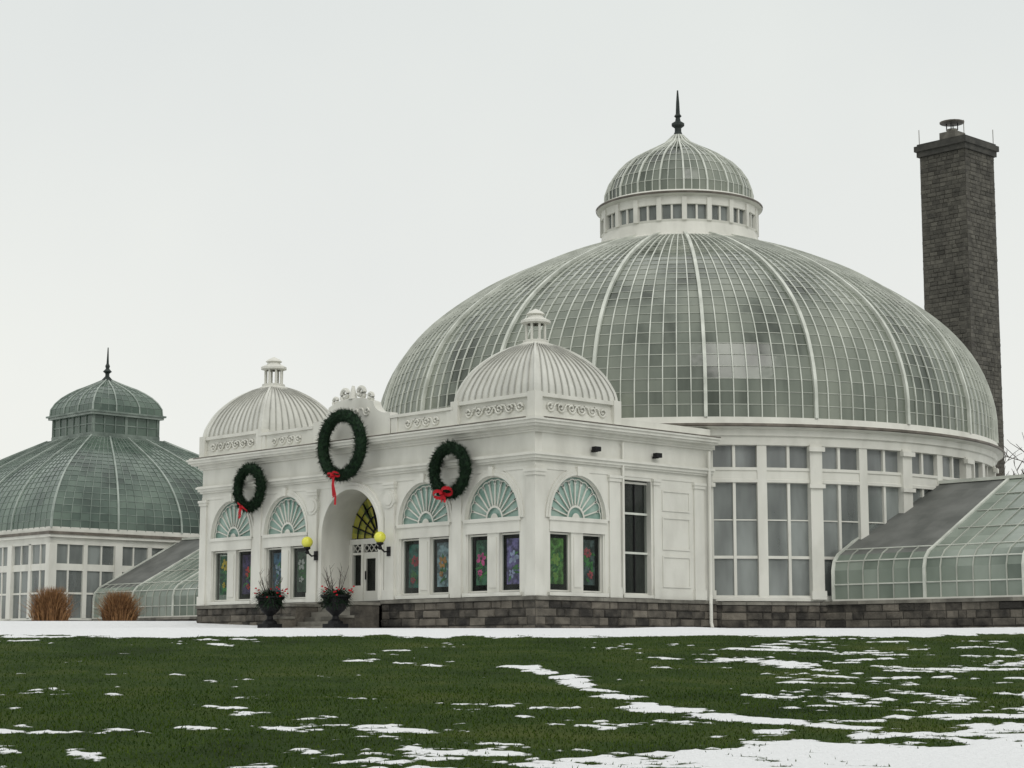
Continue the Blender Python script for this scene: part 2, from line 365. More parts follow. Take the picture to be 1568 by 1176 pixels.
mb.box(-HX+.31,HX-.31,.31,SY,.9,1.08,'dark')
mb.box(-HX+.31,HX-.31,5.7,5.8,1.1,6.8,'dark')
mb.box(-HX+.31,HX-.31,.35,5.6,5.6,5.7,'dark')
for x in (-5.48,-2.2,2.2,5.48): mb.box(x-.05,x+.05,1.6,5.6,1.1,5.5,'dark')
for x0,x1 in ((-5.35,-2.15),(2.15,5.35)):
    mb.box(x0,x1,-.06,.2,6.72,7.28,'white'); mb.box(x0,x1,-.14,.26,7.28,7.38,'white')
    for e in (x0+.18,x1-.18): mb.box(e-.16,e+.16,-.10,-.06,6.74,7.27,'white')
PS=3.75
for sx in (-1,1):
    cx=sx*(HX-PS/2); cy=PS/2
    x0,x1=cx-PS/2,cx+PS/2
    mb.box(x0+.03,x1-.03,.03,PS-.03,6.7,7.42,'white')
    mb.box(x0-.08,x1+.08,-.08,PS+.08,7.40,7.52,'white'); mb.box(x0-.02,x1+.02,-.02,PS+.02,6.73,6.86,'white')
    for (a,b_) in ((x0,0),(x1,0),(x1,PS),(x0,PS)):
        mb.box(a-.12 if a==x0 else a-.22,a+.22 if a==x0 else a+.12,b_-.12 if b_==0 else b_-.22,b_+.22 if b_==0 else b_+.12,6.725,7.55,'white')
mb.make('pavilion_trim',cons)
ped=[(-2.14,6.72),(2.14,6.72),(2.14,7.5)]
for i in range(9):
    a=PI/2*i/8; ped.append((2.0-.75*S(a),7.5+.45*(1-C(a))))
ped+= [(1.1,8.0),(.7,8.12),(0,8.2),(-.7,8.12),(-1.1,8.0)]
for i in range(8,-1,-1):
    a=PI/2*i/8; ped.append((-(2.0-.75*S(a)),7.5+.45*(1-C(a))))
ped.append((-2.14,7.5))
flatcurve('entrance_pediment',[ped],.34,'white',cons,MX((0,.05,0),(1,0,0),(0,0,1)))
def spiral(c,U,Vv,r,turns,dirn=1,n=26,a0=0):
    pts=[]
    for i in range(n+1):
        t=i/n; rr=r*(1-.85*t); a=a0+dirn*turns*2*PI*t
        pts.append(Vector(c)+Vector(U)*C(a)*rr+Vector(Vv)*S(a)*rr)
    return pts
mb=MB()
def scrollrow(mb,c,U,Nn,width,zc,n,r=.17):
    U=Vector(U);Nn=Vector(Nn);Z=Vector((0,0,1))
    for i in range(n):
        u=(i+.5)/n*width-width/2; sg=1 if u>0 else -1
        ctr=Vector(c)+U*u+Z*zc+Nn*.02
        mb.tube(spiral(ctr,U*sg,Z,r,1.4,1,a0=PI),.036,'white',5)
        mb.tube([ctr+U*(-sg)*r,ctr+U*(-sg)*(r+.08)+Z*.1,ctr+U*(-sg)*(r+.22)+Z*.12],.03,'white',5)
for sx in (-1,1):
    cx=sx*(HX-PS/2)
    scrollrow(mb,(cx,0,0),(1,0,0),(0,-1,0),2.9,7.12,6)
    scrollrow(mb,(sx*HX,PS/2,0),(0,1,0),(sx,0,0),2.9,7.12,6)
    scrollrow(mb,(sx*3.75,-.06,0),(1,0,0),(0,-1,0),1.9,7.02,4)
scrollrow(mb,(0,-.12,0),(1,0,0),(0,-1,0),2.4,7.65,4)
for sg in (-1,1):
    mb.tube(spiral((sg*.42,-.02,8.35),(sg,0,0),(0,0,1),.26,1.3,1,a0=-PI/2),.08,'white',6)
    mb.tube(spiral((sg*.95,-.02,8.16),(sg,0,0),(0,0,1),.18,1.2,1,a0=-PI/2),.065,'white',6)
mb.tube([(0,-.02,8.15),(0,-.02,8.4),(0,-.02,8.62)],.16,'white',7,.05)
mb.make('scroll_ornament',cons,smooth=True)
for sx in (-1,1):
    cx=sx*(HX-PS/2); cy=PS/2
    mb=MB()
    pr=resample([(PS/2-.02,7.5),(PS/2-.08,7.85),(1.52,8.45),(1.1,8.95),(.62,9.3),(.25,9.46)],16)
    for q in range(4):
        a=PI/2*q; n=Vector((S(a),-C(a),0)); t=Vector((C(a),S(a),0)); c=Vector((cx,cy,0)); Z=Vector((0,0,1))
        NS=12
        for i in range(len(pr)-1):
            (h0,z0),(h1,z1)=pr[i],pr[i+1]
            mb.face((c+n*h0-t*h0+Z*z0,c+n*h0+t*h0+Z*z0,c+n*h1+t*h1+Z*z1,c+n*h1-t*h1+Z*z1),'seam',.5)
        for k in range(NS):
            kk=-1+2*k/NS; main=(k==0)
            pts=[c+n*h+t*h*kk+Z*z for h,z in pr]; nr=[]
            for i in range(len(pr)):
                (nx,nz),_=pnorm(pr,i); nr.append(n*nx+Z*nz)
            if main: nr=[(v+(-t)*.7).normalized() for v in nr]
            mb.strip(pts,nr,t,.09 if main else .035,.06 if main else .05,'seam' if main else 'seamrib')
    mb.make('cupola_roof',cons)
    mb=MB(); c2=(cx,cy)
    mb.rev([(.6,9.3),(.6,9.42),(.44,9.5),(.44,9.58),(.36,9.6),(0,9.6)],'white',12,c2)
    for q in range(8):
        a=PI/4*q+PI/8; p=Vector((cx+.33*S(a),cy-.33*C(a),9.58)); mb.tube([p,p+Vector((0,0,.26)),p+Vector((0,0,.6))],.045,'white',6)
    mb.rev([(.34,10.13),(.5,10.17),(.5,10.25),(.38,10.31),(.28,10.35),(.24,10.43),(.32,10.47),(.22,10.56),(.02,10.66)],'white',14,c2)
    mb.make('cupola_lantern',cons)
M['fanpane']=glassopaque('painted_fan_glass',(.05,.10,.03),(.36,.34,.06),(.02,.03,.02),nscale=3,tone=.6)
mb=MB()
n=24; arc=[(-1.58,1.1)]+[(-1.58*C(PI*i/n),3.42+1.58*S(PI*i/n)) for i in range(n+1)]+[(1.58,1.1)]
for (a,b_) in zip(arc,arc[1:]): mb.face(((a[0],.3,a[1]),(b_[0],.3,b_[1]),(b_[0],1.4,b_[1]),(a[0],1.4,a[1])),'white',.5)
pr=None
for i in range(-3,n+4):
    ii=min(max(i,0),n); a=PI*ii/n
    def pt(r_,d): 
        zz=3.42+r_*S(a)
        if i<0: zz=3.42+(i)*.77
        if i>n: zz=3.42-(i-n)*.77
        return Vector((-r_*C(a),-d,zz))
    q=[pt(1.56,-.05),pt(1.56,.12),pt(1.68,.12),pt(1.70,.08),pt(1.8,.08),pt(1.82,-.02)]
    if pr:
        for e in range(5): mb.face((pr[e],pr[e+1],q[e+1],q[e]),'white',.5)
    pr=q
mb.box(-1.6,1.6,0.001,1.5,.95,1.098,'coping')
Y=1.25
mb.box(-1.57,1.57,Y-.06,Y+.06,3.15,3.34,'white'); mb.box(-1.57,1.57,Y-.05,Y+.05,2.78,2.86,'white')
for x in (-1.5,1.5): mb.box(x-.08,x+.08,Y-.08,Y+.08,1.1,3.15,'white')
for x in (-.86,.86): mb.box(x-.06,x+.06,Y-.08,Y+.06,1.1,3.15,'white')
for i in range(11):
    x=-1.3+.26*i
    for s_ in (-1,1): mb.obox((x-.13,Y-.05,3.0-s_*.13),(.26,0,s_*.26),(0,.04,0),(0,0,.025),'white')
mb.face([(-1.5,Y+.02,1.1),(1.5,Y+.02,1.1),(1.5,Y+.02,3.15),(-1.5,Y+.02,3.15)],'winglass')
for s_ in (-1,1):
    x0,x1=(.02,.8) if s_>0 else (-.8,-.02)
    mb.box(x0,x0+.13,Y-.05,Y+.01,1.1,2.78,'white'); mb.box(x1-.13,x1,Y-.05,Y+.01,1.1,2.78,'white')
    mb.box(x0+.13,x1-.13,Y-.05,Y+.01,1.1,1.5,'white'); mb.box(x0+.13,x1-.13,Y-.05,Y+.01,2.64,2.78,'white')
    mb.box(x0+.12 if s_<0 else x0+.03,x0+.16 if s_<0 else x0+.07,Y-.1,Y-.06,1.9,2.2,'black') 
    xs=s_*1.18; mb.box(xs-.24,xs+.24,Y-.05,Y+.01,1.1,1.7,'white')
for i in range(n):
    a=PI*i/n;a2=PI*(i+1)/n
    mb.face([(0,Y+.02,3.34)]+[(-C(t)*1.57,Y+.02,3.38+S(t)*1.57) for t in (a,a2)],'fanpane')
for i in range(1,10):
    a=PI*i/10; d=Vector((-C(a),0,S(a))); sd=Vector((S(a),0,C(a)))
    mb.obox(Vector((0,Y-.05,3.34))+d*.35-sd*.02,d*1.2,sd*.04,(0,.05,0),'black')
for rr in (.38,.8,1.2):
    mb.tube([(-C(PI*i/20)*rr,Y-.03,3.36+S(PI*i/20)*rr) for i in range(21)],.025,'black',5)
mb.make('entrance_doorway',cons)
def stonewall(mb,path,z0,z1,rows,th=.35,k='stone',lmin=.3,lmax=.95,coping=None,jit=.06,side=1):
    pts=[Vector((p[0],p[1],0)) for p in path]; H=(z1-z0)/rows
    for a,b_ in zip(pts,pts[1:]):
        d=(b_-a); L=d.length; d.normalize(); nn=Vector((d.y,-d.x,0))*side
        mb.obox(a+Vector((0,0,z0))-nn*th,d*L,nn*(th-.02),Vector((0,0,z1-z0-.002)),'mortar')
        for r in range(rows):
            u=0
            while u<L-.01:
                l=min(random.uniform(lmin,lmax),L-u)
                if L-u-l<lmin*.5: l=L-u
                j=random.uniform(0,jit); g=.006+random.uniform(0,.008)
                o=a+d*(u+g)+Vector((0,0,z0+H*r+g)); w=l-2*g; h=H-2*g; t=random.random()
                f0=[o+nn*.0,o+d*w,o+d*w+Vector((0,0,h)),o+Vector((0,0,h))]
                m_=.035; hz=Vector((0,0,1)); rj=lambda: j+random.uniform(-.015,.015)
                f1=[o+nn*rj()+d*m_+hz*m_,o+nn*rj()+d*(w-m_)+hz*m_,o+nn*rj()+d*(w-m_)+hz*(h-m_),o+nn*rj()+d*m_+hz*(h-m_)]
                mb.face(f1,k,t)
                for e in range(4): mb.face((f0[e],f0[(e+1)%4],f1[(e+1)%4],f1[e]),k,t)
                u+=l
        if coping: 
            u=0
            while u<L-.01:
                l=min(1.5,L-u); mb.obox(a+d*u+Vector((0,0,z1))-nn*.2,d*(l-.01),nn*.27,Vector((0,0,coping)),'coping'); u+=l
mb=MB()
for i in range(6):
    y1=-.01-.3*i; y0=y1-.3
    mb.box(-1.45,1.45,y0,y1,-.4,1.08-.17*(i+1),'coping')
for sx in (-1,1):
    x=sx*1.62
    mb.box(x-.13,x+.13,-1.25,-.2,-.4,.93,'stone'); mb.box(x-.17,x+.17,-1.3,-.18,.93,1.02,'coping')
    mb.box(x-.13,x+.13,-1.95,-1.25,-.4,.5,'stone'); mb.box(x-.17,x+.17,-2.0,-1.3,.5,.58,'coping')
mb.make('entrance_steps',cons)
mb=MB()
stonewall(mb,[(-9.18,9),(-9.18,-.08),(-1.75,-.08)],-.32,.98,5,coping=.115)
stonewall(mb,[(1.75,-.08),(9.18,-.08),(9.18,8.6)],-.32,.98,5,coping=.115)
arcp=[]
for i in range(0,7):
    a=R(43+i*4.0); arcp.append((DC[0]+12.58*S(a),DC[1]-12.58*C(a)))
stonewall(mb,arcp,-.32,.96,5,coping=.1)
stonewall(mb,[(11.2,11.92),(34,11.92)],-.6,.98,6,coping=.12)
stonewall(mb,[(-36.2,11.92),(-11.5,11.92)],-.3,.98,5,coping=.12)
mb.make('stone_foundation',cons)
mb=MB()
mb.tube([(9.26,8.22,6.2),(9.26,8.22,1.3),(9.36,8.1,1.0),(9.36,8.1,.35),(9.55,7.95,.15)],.06,'white',8)
mb.tube([(9.2,3.95,6.2),(9.2,3.95,1.3)],.045,'white',8)
mb.make('downspout',cons)
mb=MB()
for y in (2.6,5.55):
    mb.box(9.1,9.3,y-.05,y+.05,5.78,5.84,'black'); mb.box(9.2,9.38,y-.13,y+.13,5.8,5.95,'black')
mb.make('floodlight',cons)
FL=[((.02,.10,.05),(.75,.55,.04)),((.05,.03,.10),(.6,.06,.05)),((.05,.12,.2),(.35,.45,.6)),((.05,.10,.06),(.75,.75,.72)),
    ((.02,.14,.11),(.6,.05,.08)),((.30,.42,.48),(.75,.35,.08)),((.04,.12,.07),(.75,.12,.35)),((.16,.13,.32),(.5,.55,.85)),((.12,.30,.06),(.30,.55,.10)),((.06,.09,.09),(.5,.1,.12))]
slots=[]
for c,h in WIN: slots+=[('x',c-.72),('x',c+.72)]
slots+=[('y',1.9-.72),('y',1.9+.72)]
M['leafp']=noisy('painted_leaf',(.025,.12,.03),(.07,.27,.07),scale=6,rough=.6)
for i,(ax,u) in enumerate(slots):
    bg,fg=FL[i]; k='panel%d'%i; M[k]=noisy('painted_panel_%d'%i,tuple(x*.4 for x in bg),tuple(min(1,x*1.5) for x in bg),scale=5,rough=.6,lo=.4,hi=.6)
    k2='petal%d'%i; M[k2]=noisy('painted_petal_%d'%i,tuple(x*.5 for x in fg),tuple(min(1,x*.95) for x in fg),scale=7,rough=.6)
    mb=MB(); 
    O=Vector((u,.24,0)) if ax=='x' else Vector((HX-.24,u,0)); U=Vector((1,0,0)) if ax=='x' else Vector((0,1,0)); Nn=Vector((0,-1,0)) if ax=='x' else Vector((1,0,0)); Z=Vector((0,0,1))
    w=.31; mb.face([O+U*a+Z*z for a,z in ((-w,1.5),(w,1.5),(w,2.95),(-w,2.95))],k)
    for q in range(11):
        a=random.uniform(0,2*PI); ce=O+U*random.uniform(-.2,.2)+Z*random.uniform(1.65,2.5)+Nn*(.004+.001*q); d=(U*C(a)+Z*S(a)); e=(U*-S(a)+Z*C(a)); l_=random.uniform(.1,.2)
        mb.face((ce-d*l_,ce-e*.05,ce+d*l_,ce+e*.05),'leafp')
    for fc,fr in ((Vector((random.uniform(-.06,.06),0,random.uniform(2.2,2.6))),random.uniform(.2,.27)),(Vector((random.uniform(-.12,.12),0,random.uniform(1.72,1.95))),random.uniform(.1,.17))):
        ce=O+U*fc.x+Z*fc.z; np_=random.choice((5,6,7))
        for q in range(np_):
            a=2*PI*q/np_+random.uniform(-.25,.25); d=(U*C(a)+Z*S(a)); e=(U*-S(a)+Z*C(a)); b0=ce+Nn*(.02+.002*q); f_=fr*random.uniform(.75,1.1)
            mb.face((b0,b0+d*f_*.5-e*f_*.3,b0+d*f_*.9-e*f_*.2,b0+d*f_,b0+d*f_*.9+e*f_*.2,b0+d*f_*.5+e*f_*.3),k2)
        mb.face([ce+Nn*.045+(U*C(2*PI*j/10)+Z*S(2*PI*j/10))*fr*.2 for j in range(10)],k)
    mb.make('painted_window_panel',cons)

# ------------------------------------------------------------------ glasshouse wings
def wing(name,xa,xb,dark_a,dark_b):
    mb=MB(); yc=17.4; RZ_=5.45
    sec=[(12.0,1.12),(12.0,1.65),(12.0,2.15),(12.08,2.45),(12.3,2.70),(12.65,2.88)]
    for i in range(1,9): t=i/8; sec.append((12.65+(yc-12.65)*t,2.88+(RZ_-2.88)*t))
    full=sec+[(2*yc-y,z) for y,z in reversed(sec[:-1])]
    nx=int(round((xb-xa)/.62)); xs=[xa+(xb-xa)*i/nx for i in range(nx+1)]
    for i in range(nx):
        for (y0,z0),(y1,z1) in zip(full,full[1:]):
            dk=(dark_a<=xs[i]+.3<=dark_b) and z0>2.68 and z1>2.68
            mb.face(((xs[i],y0,z0),(xs[i+1],y0,z0),(xs[i+1],y1,z1),(xs[i],y1,z1)),'darkroof' if dk else 'wingglass')
    for i,x in enumerate(xs):
        dk=(dark_a<=x<dark_b-.5) and i>0
        pts=[];nr=[]
        ff=full if not dk else sec[:6]
        for j,(y,z) in enumerate(ff):
            a=ff[max(0,j-1)];b_=ff[min(len(ff)-1,j+1)]; t=Vector((0,b_[0]-a[0],b_[1]-a[1])).normalized()
            pts.append((x,y,z)); nr.append((0,-t.z,t.y))
        mb.strip(pts,nr,(1,0,0),.11 if i%6==0 else .04,.06 if i%6==0 else .035,'rib' if i%6==0 else 'ribfine')
    for (y,z) in (full[1],full[3],full[5],full[7],full[9],full[11],full[13]):
        x0=xa if z<2.95 else (dark_b if dark_a<=xa+1 else xa)
        mb.obox((x0,y-.03,z-.01),(xb-x0,0,0),(0,.05,.02),(0,-.015,.03),'ribfine' if z>3 else 'rib')
    mb.box(xa,xb,yc-.12,yc+.12,RZ_-.02,RZ_+.1,'rib')
    mb.box(xa,xb,11.93,12.1,1.08,1.16,'white')
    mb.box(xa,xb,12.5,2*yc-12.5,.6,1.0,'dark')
    for xx in (xa,xb): mb.face([(xx,y,z) for y,z in full],'wingglass')
    mb.make(name,cons)
wing('glasshouse_wing',11.6,34,11,15.5)
wing('glasshouse_wing',-36.3,-11.6,-37,-32.6)

# ------------------------------------------------------------------ end greenhouse (left)
gh=empty('domed_greenhouse')
GC=Vector((-44.4,17.4,0))
M['rib2']=noisy('green_tinted_rib',(.10,.13,.11),(.21,.255,.22),scale=1.2,rough=.5)
M['rib3']=noisy('green_tinted_hip',(.21,.25,.22),(.34,.385,.345),scale=1.2,rough=.5)
mb=MB()
def sqdome(mb,c,prof,rows,NS,gk,rk,rkm,wm,ws,hm,nmain=0):
    pr=resample(prof,rows); Z=Vector((0,0,1))
    for q in range(4):
        a=PI/2*q; n=Vector((S(a),-C(a),0)); t=Vector((C(a),S(a),0))
        for i in range(len(pr)-1):
            (h0,z0),(h1,z1)=pr[i],pr[i+1]
            for k in range(NS):
                k0=-1+2*k/NS;k1=-1+2*(k+1)/NS
                mb.face((c+n*h0+t*h0*k0+Z*z0,c+n*h0+t*h0*k1+Z*z0,c+n*h1+t*h1*k1+Z*z1,c+n*h1+t*h1*k0+Z*z1),gk)
        for k in range(NS):
            kk=-1+2*k/NS; main=k==0; mid=nmain and k%nmain==0
            pts=[c+n*h+t*h*kk+Z*z for h,z in pr]; nr=[]
            for i in range(len(pr)):
                (nx,nz),_=pnorm(pr,i); nr.append(n*nx+Z*nz)
            mb.strip(pts,nr,t,wm if (main or mid) else ws,hm if (main or mid) else hm*.4,rkm if (main or mid) else rk)
        for i in range(1,len(pr)):
            h,z=pr[i]; (nx,nz),(tx,tz)=pnorm(pr,i); w=ws*.8
            o=c+n*h-t*h+Z*z; mb.obox(o,t*2*h,(n*tx+Z*tz)*w,(n*nx+Z*nz)*.02,rk)
sqdome(mb,GC,[(8.05,5.8),(7.95,6.6),(7.55,7.5),(6.8,8.5),(5.8,9.4),(4.3,10.4),(2.4,11.5)],20,28,'greenglass','rib2','rib3',.10,.035,.07,7)
def sq(h,z0,z1,k): mb.box(GC.x-h,GC.x+h,GC.y-h,GC.y+h,z0,z1,k)
sq(2.5,11.3,11.5,'rib2'); sq(2.15,11.5,12.75,'greenglass'); sq(2.4,12.75,12.88,'rib3'); sq(2.5,12.88,12.98,'rib2'); sq(2.24,11.5,11.75,'rib2')
for q in range(4):
    a=PI/2*q; n=Vector((S(a),-C(a),0)); t=Vector((C(a),S(a),0))
    for k in range(7):
        u=-2.15+4.3*k/6; w=.18 if k in(0,6,3) else .08
        mb.obox(GC+n*2.15+t*(u-w/2)+Vector((0,0,11.7)),t*w,n*.05,(0,0,1.1),'rib2')
    mb.obox(GC+n*2.15-t*2.15+Vector((0,0,12.2)),t*4.3,n*.035,(0,0,.07),'rib2')
sqdome(mb,GC,[(2.32,12.98),(2.28,13.4),(1.95,13.95),(1.35,14.45),(.7,14.8),(.2,15.1)],8,9,'greenglass','rib2','rib3',.08,.035,.05,3)
mb.rev([(.4,14.95),(.3,15.15),(.12,15.35),(.12,15.5),(.26,15.62),(.1,15.8),(.14,15.95),(.07,16.1),(.03,17.05)],'finial',12,(GC.x,GC.y))
mb.make('greenhouse_dome',gh)
mb=MB()
for q in range(4):
    a=PI/2*q; n=Vector((S(a),-C(a),0)); t=Vector((C(a),S(a),0)); Z=Vector((0,0,1))
    H=7.9
    for k in range(16):
        u=-H+2*H*k/16
        for z0,z1 in ((1.1,2.4),(2.4,3.6),(3.95,4.95)):
            mb.face([GC+n*H+t*uu+Z*z for uu,z in ((u,z0),(u+2*H/16,z0),(u+2*H/16,z1),(u,z1))],'drumglass')
    def hb(z0,z1,d,k='white',e=0): mb.obox(GC+n*(H-.05)-t*(H+e)+Z*z0,t*(2*H+2*e),n*(d+.05),Z*(z1-z0),k)
    hb(4.95,5.3,.12,e=.1); hb(5.3,5.45,.3,e=.29); hb(5.45,5.6,.36,'gutter',e=.35); hb(5.6,5.85,.15,e=.14); hb(3.6,3.95,.08,e=.07); hb(2.37,2.47,.05,e=.04); hb(1.02,1.14,.12,e=.11)
    for k in range(17):
        u=-H+2*H*k/16; w,d=(.44,.2) if k%4==0 else ((.24,.12) if k%2==0 else (.08,.07))
        mb.obox(GC+n*(H-.06)+t*(u-w/2)+Z*1.1,t*w,n*(d+.06),Z*3.9,'white')
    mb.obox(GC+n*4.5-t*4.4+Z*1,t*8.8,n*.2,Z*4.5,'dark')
hh=8.08
stonewall(mb,[(GC.x-hh,GC.y-hh),(GC.x+hh,GC.y-hh),(GC.x+hh,GC.y+hh)],-.2,1.0,4)
mb.make('greenhouse_walls',gh)

# ------------------------------------------------------------------ chimney
ch=empty('stone_chimney')
mb=MB(); x1,y0=-3.53,44.68; w=2.85; x0=x1-w; y1=y0+w
stonewall(mb,[(x0,y0),(x1,y0),(x1,y1),(x0,y1),(x0,y0)],0,26.2,112,k='chim',lmin=.25,lmax=.6,jit=.035)
mb.box(x0-.12,x1+.12,y0-.12,y1+.12,26.2,26.5,'chimcap'); mb.box(x0-.22,x1+.22,y0-.22,y1+.22,26.5,26.8,'chimcap')
mb.box(x0-.1,x1+.1,y0-.1,y1+.1,26.8,26.92,'chimcap')
mb.make('chimney_stack',ch)
mb=MB(); xc,yc=(x0+x1)/2-.1,(y0+y1)/2-.2
mb.box(xc-.5,xc+.5,yc-.5,yc+.5,26.9,27.55,'coping')
mb.rev([(.3,27.5),(.3,27.75)],'coping',14,(xc,yc))
for q in range(4):
    a=PI/2*q+.4; p=Vector((xc+.3*S(a),yc-.3*C(a),27.7)); mb.tube([p,p+Vector((0,0,.45))],.03,'black',5)
mb.rev([(.0,28.05),(.66,28.1),(.68,28.16),(.0,28.34)],'gutter',16,(xc,yc))
for a,b_ in ((x0,y0),(x1,y0),(x1,y1),(x0,y1)): mb.tube([(a,b_,26.8),(a,b_,27.75)],.02,'gutter',5)
mb.make('chimney_vent',ch)

# ------------------------------------------------------------------ wreaths
def wreath(loc,Rr,tube,bow):
    root=empty('christmas_wreath',loc)
    mb=MB(); n=40;m=8
    def tp(a,b_,r=tube): return Vector(((Rr+r*C(b_))*C(a),r*S(b_),(Rr+r*C(b_))*S(a)))
    for i in range(n):
        for j in range(m):
            mb.face([tp(2*PI*(i+p)/n,2*PI*(j+q)/m,tube*.8) for p,q in ((0,0),(1,0),(1,1),(0,1))],'needle')
    for k in range(3400):
        a=random.uniform(0,2*PI); b_=random.uniform(0,2*PI); p=tp(a,b_,tube*.7)
        d=(tp(a,b_,1)-tp(a,b_,0)).normalized(); tg=Vector((-S(a),0,C(a)))
        d=(d+tg*random.uniform(.0,1.1)+Vector([random.uniform(-.4,.4) for _ in range(3)])).normalized()
        L=random.uniform(.07,.2); sd=d.cross(Vector([random.uniform(-1,1) for _ in range(3)])).normalized()*.014
        mb.face((p-sd,p+d*L,p+sd),'needle')
    mb.make('wreath_ring',root)
    mb=MB(); bl,ang,tail=bow
    o=Vector((0,-tube-.08,-Rr)); ca,sa=C(ang),S(ang)
    def T(p): return o+Vector((p[0]*ca-p[2]*sa,p[1],p[0]*sa+p[2]*ca))
    def ribbon(path,wd):
        for (p,q) in zip(path,path[1:]):
            d=(Vector(q)-Vector(p)); sd=Vector((-d.z,0,d.x)); sd=sd.normalized()*wd/2 if sd.length>1e-6 else Vector((0,0,wd/2))
            mb.face((T(Vector(p)-sd),T(Vector(q)-sd),T(Vector(q)+sd),T(Vector(p)+sd)),'red')
    for sg in (-1,1):
        lp=[(sg*bl*.5*(1-C(t)),-.12*S(t)-.03,bl*.24*S(t)) for t in [PI*2*i/14 for i in range(15)]]
        ribbon(lp,bl*.26)
        ribbon([(0,-.03,0),(sg*.08*bl,-.08,-tail*.35),(sg*.22*bl,-.04,-tail*.7),(sg*.10*bl,-.05,-tail*(1 if sg>0 else .75))],.11)
    mb.tube([T((0,-.1,-.06)),T((0,-.1,.06))],.06,'red',8)
    mb.make('red_bow',root)
wreath((.15,-.62,6.47),1.05,.24,(.27,.1,1.05))
wreath((-5.5,-.42,5.35),.72,.19,(.28,-.5,.45))
wreath((5.55,-.42,5.24),.76,.20,(.42,.2,.33))

# ------------------------------------------------------------------ globe lamps
for sx in (-1,1):
    root=empty('globe_wall_lamp',(sx*2.0+.12,-.1,3.0))
    mb=MB()
    mb.tube([(0,.02,-.25),(0,-.2,-.28),(0,-.38,-.15),(0,-.4,0)],.03,'black',6)
    mb.box(-.09,.09,-.03,.03,-.42,-.1,'black')
    mb.rev([(.02,-.22),(.09,-.16),(.05,-.08),(.13,-.02),(.11,.04)],'black',12,(0,-.4))
    mb.make('bracket',root)
    mb=MB(); mb.rev([(.2*S(PI*i/12)+.0005,.2-.2*C(PI*i/12)) for i in range(13)],'yellow',20,(0,-.4)); mb.make('globe',root,smooth=True,merge=True)
def gz_tab(s):
    T=[(-3000,-6),(-50,-3.2),(0,-2.5),(18,-2.42),(25,-2.13),(50,-.31),(54,-.04),(57,.03),(60,.06),(67,.15),(73,.42),(85,.7),(100,.92),(120,1.0),(4000,1.0)]
    for (a,za),(b_,zb) in zip(T,T[1:]):
        if a<=s<=b_: return za+(zb-za)*(s-a)/(b_-a)
    return T[-1][1]
def gz(x,y):
    d=Vector((x,y))-Vector((CAM.x,CAM.y)); return gz_tab(d.dot(FWD))
for ux in (-1.5,2.1):
    root=empty('planter_urn',(ux,-2.35,gz(ux,-2.35)))
    mb=MB()
    mb.box(-.3,.3,-.3,.3,-.1,.18,'black')
    mb.rev([(.26,.18),(.24,.26),(.12,.34),(.10,.44),(.16,.5),(.30,.62),(.40,.82),(.42,1.0),(.50,1.06),(.50,1.12),(.40,1.12),(.36,1.02),(0,1.0)],'black',20)
    mb.make('urn',root)
    mb=MB()
    for k in range(14):
        a=random.uniform(0,2*PI); sp=random.uniform(.05,.38); h=random.uniform(.45,1.15)
        p0=Vector((.1*C(a),.1*S(a),1.0)); p1=p0+Vector((sp*C(a)*.5,sp*S(a)*.5,h*.5)); p2=p0+Vector((sp*C(a),sp*S(a),h))
        mb.tube([p0,p1,p2],.016,'bark',4,.006)
        for q in range(3):
            b_=random.uniform(0,2*PI); st=p1.lerp(p2,random.random()); mb.tube([st,st+Vector((.15*C(b_),.15*S(b_),.2))],.008,'bark',3,.003)
    for k in range(800):
        a=random.uniform(0,2*PI); r=random.uniform(.1,.6); p=Vector((r*C(a)*.8,r*S(a)*.8,1.0+random.uniform(-.2,.3))); d=Vector((C(a),S(a),random.uniform(-1.1,.6)))*.24; sd=Vector((-S(a),C(a),0))*.03
        mb.face((p-sd,p+d,p+sd),'needle')
    for k in range(26):
        a=random.uniform(0,2*PI); r=random.uniform(.35,.62); p=Vector((r*C(a),r*S(a),1.1+random.uniform(-.05,.3))); mb.obox(p,(.045,0,0),(0,.045,0),(0,0,.045),'red')
    mb.make('branches',root)
for (x,y,h,w) in ((-32.4,7.2,1.75,1.0),(-30.0,9.6,1.55,1.0)):
    z=gz(x,y); mb=MB()
    for k in range(2600):
        a=random.uniform(0,2*PI); r=abs(random.gauss(0,.45))*w; r=min(r,w*1.15); lean=random.uniform(0,.45)+r*.2; hh_=h*random.uniform(.4,1.1)*(1-.3*(r/w)**2)
        p=Vector((x+r*C(a)*.7,y+r*S(a)*.7,z-.05)); q=p+Vector((lean*C(a)*.4,lean*S(a)*.4,hh_*.6)); e=q+Vector((lean*C(a)*.9+random.uniform(-.3,.3),lean*S(a)*.9+random.uniform(-.3,.3),hh_*.4)); b_=random.uniform(0,PI); sd=Vector((C(b_),S(b_),0))*.018
        mb.face((p-sd,p+sd,q+sd,q-sd),'drygrass'); mb.face((q-sd,q+sd,e),'drygrass')
    mb.make('ornamental_grass')
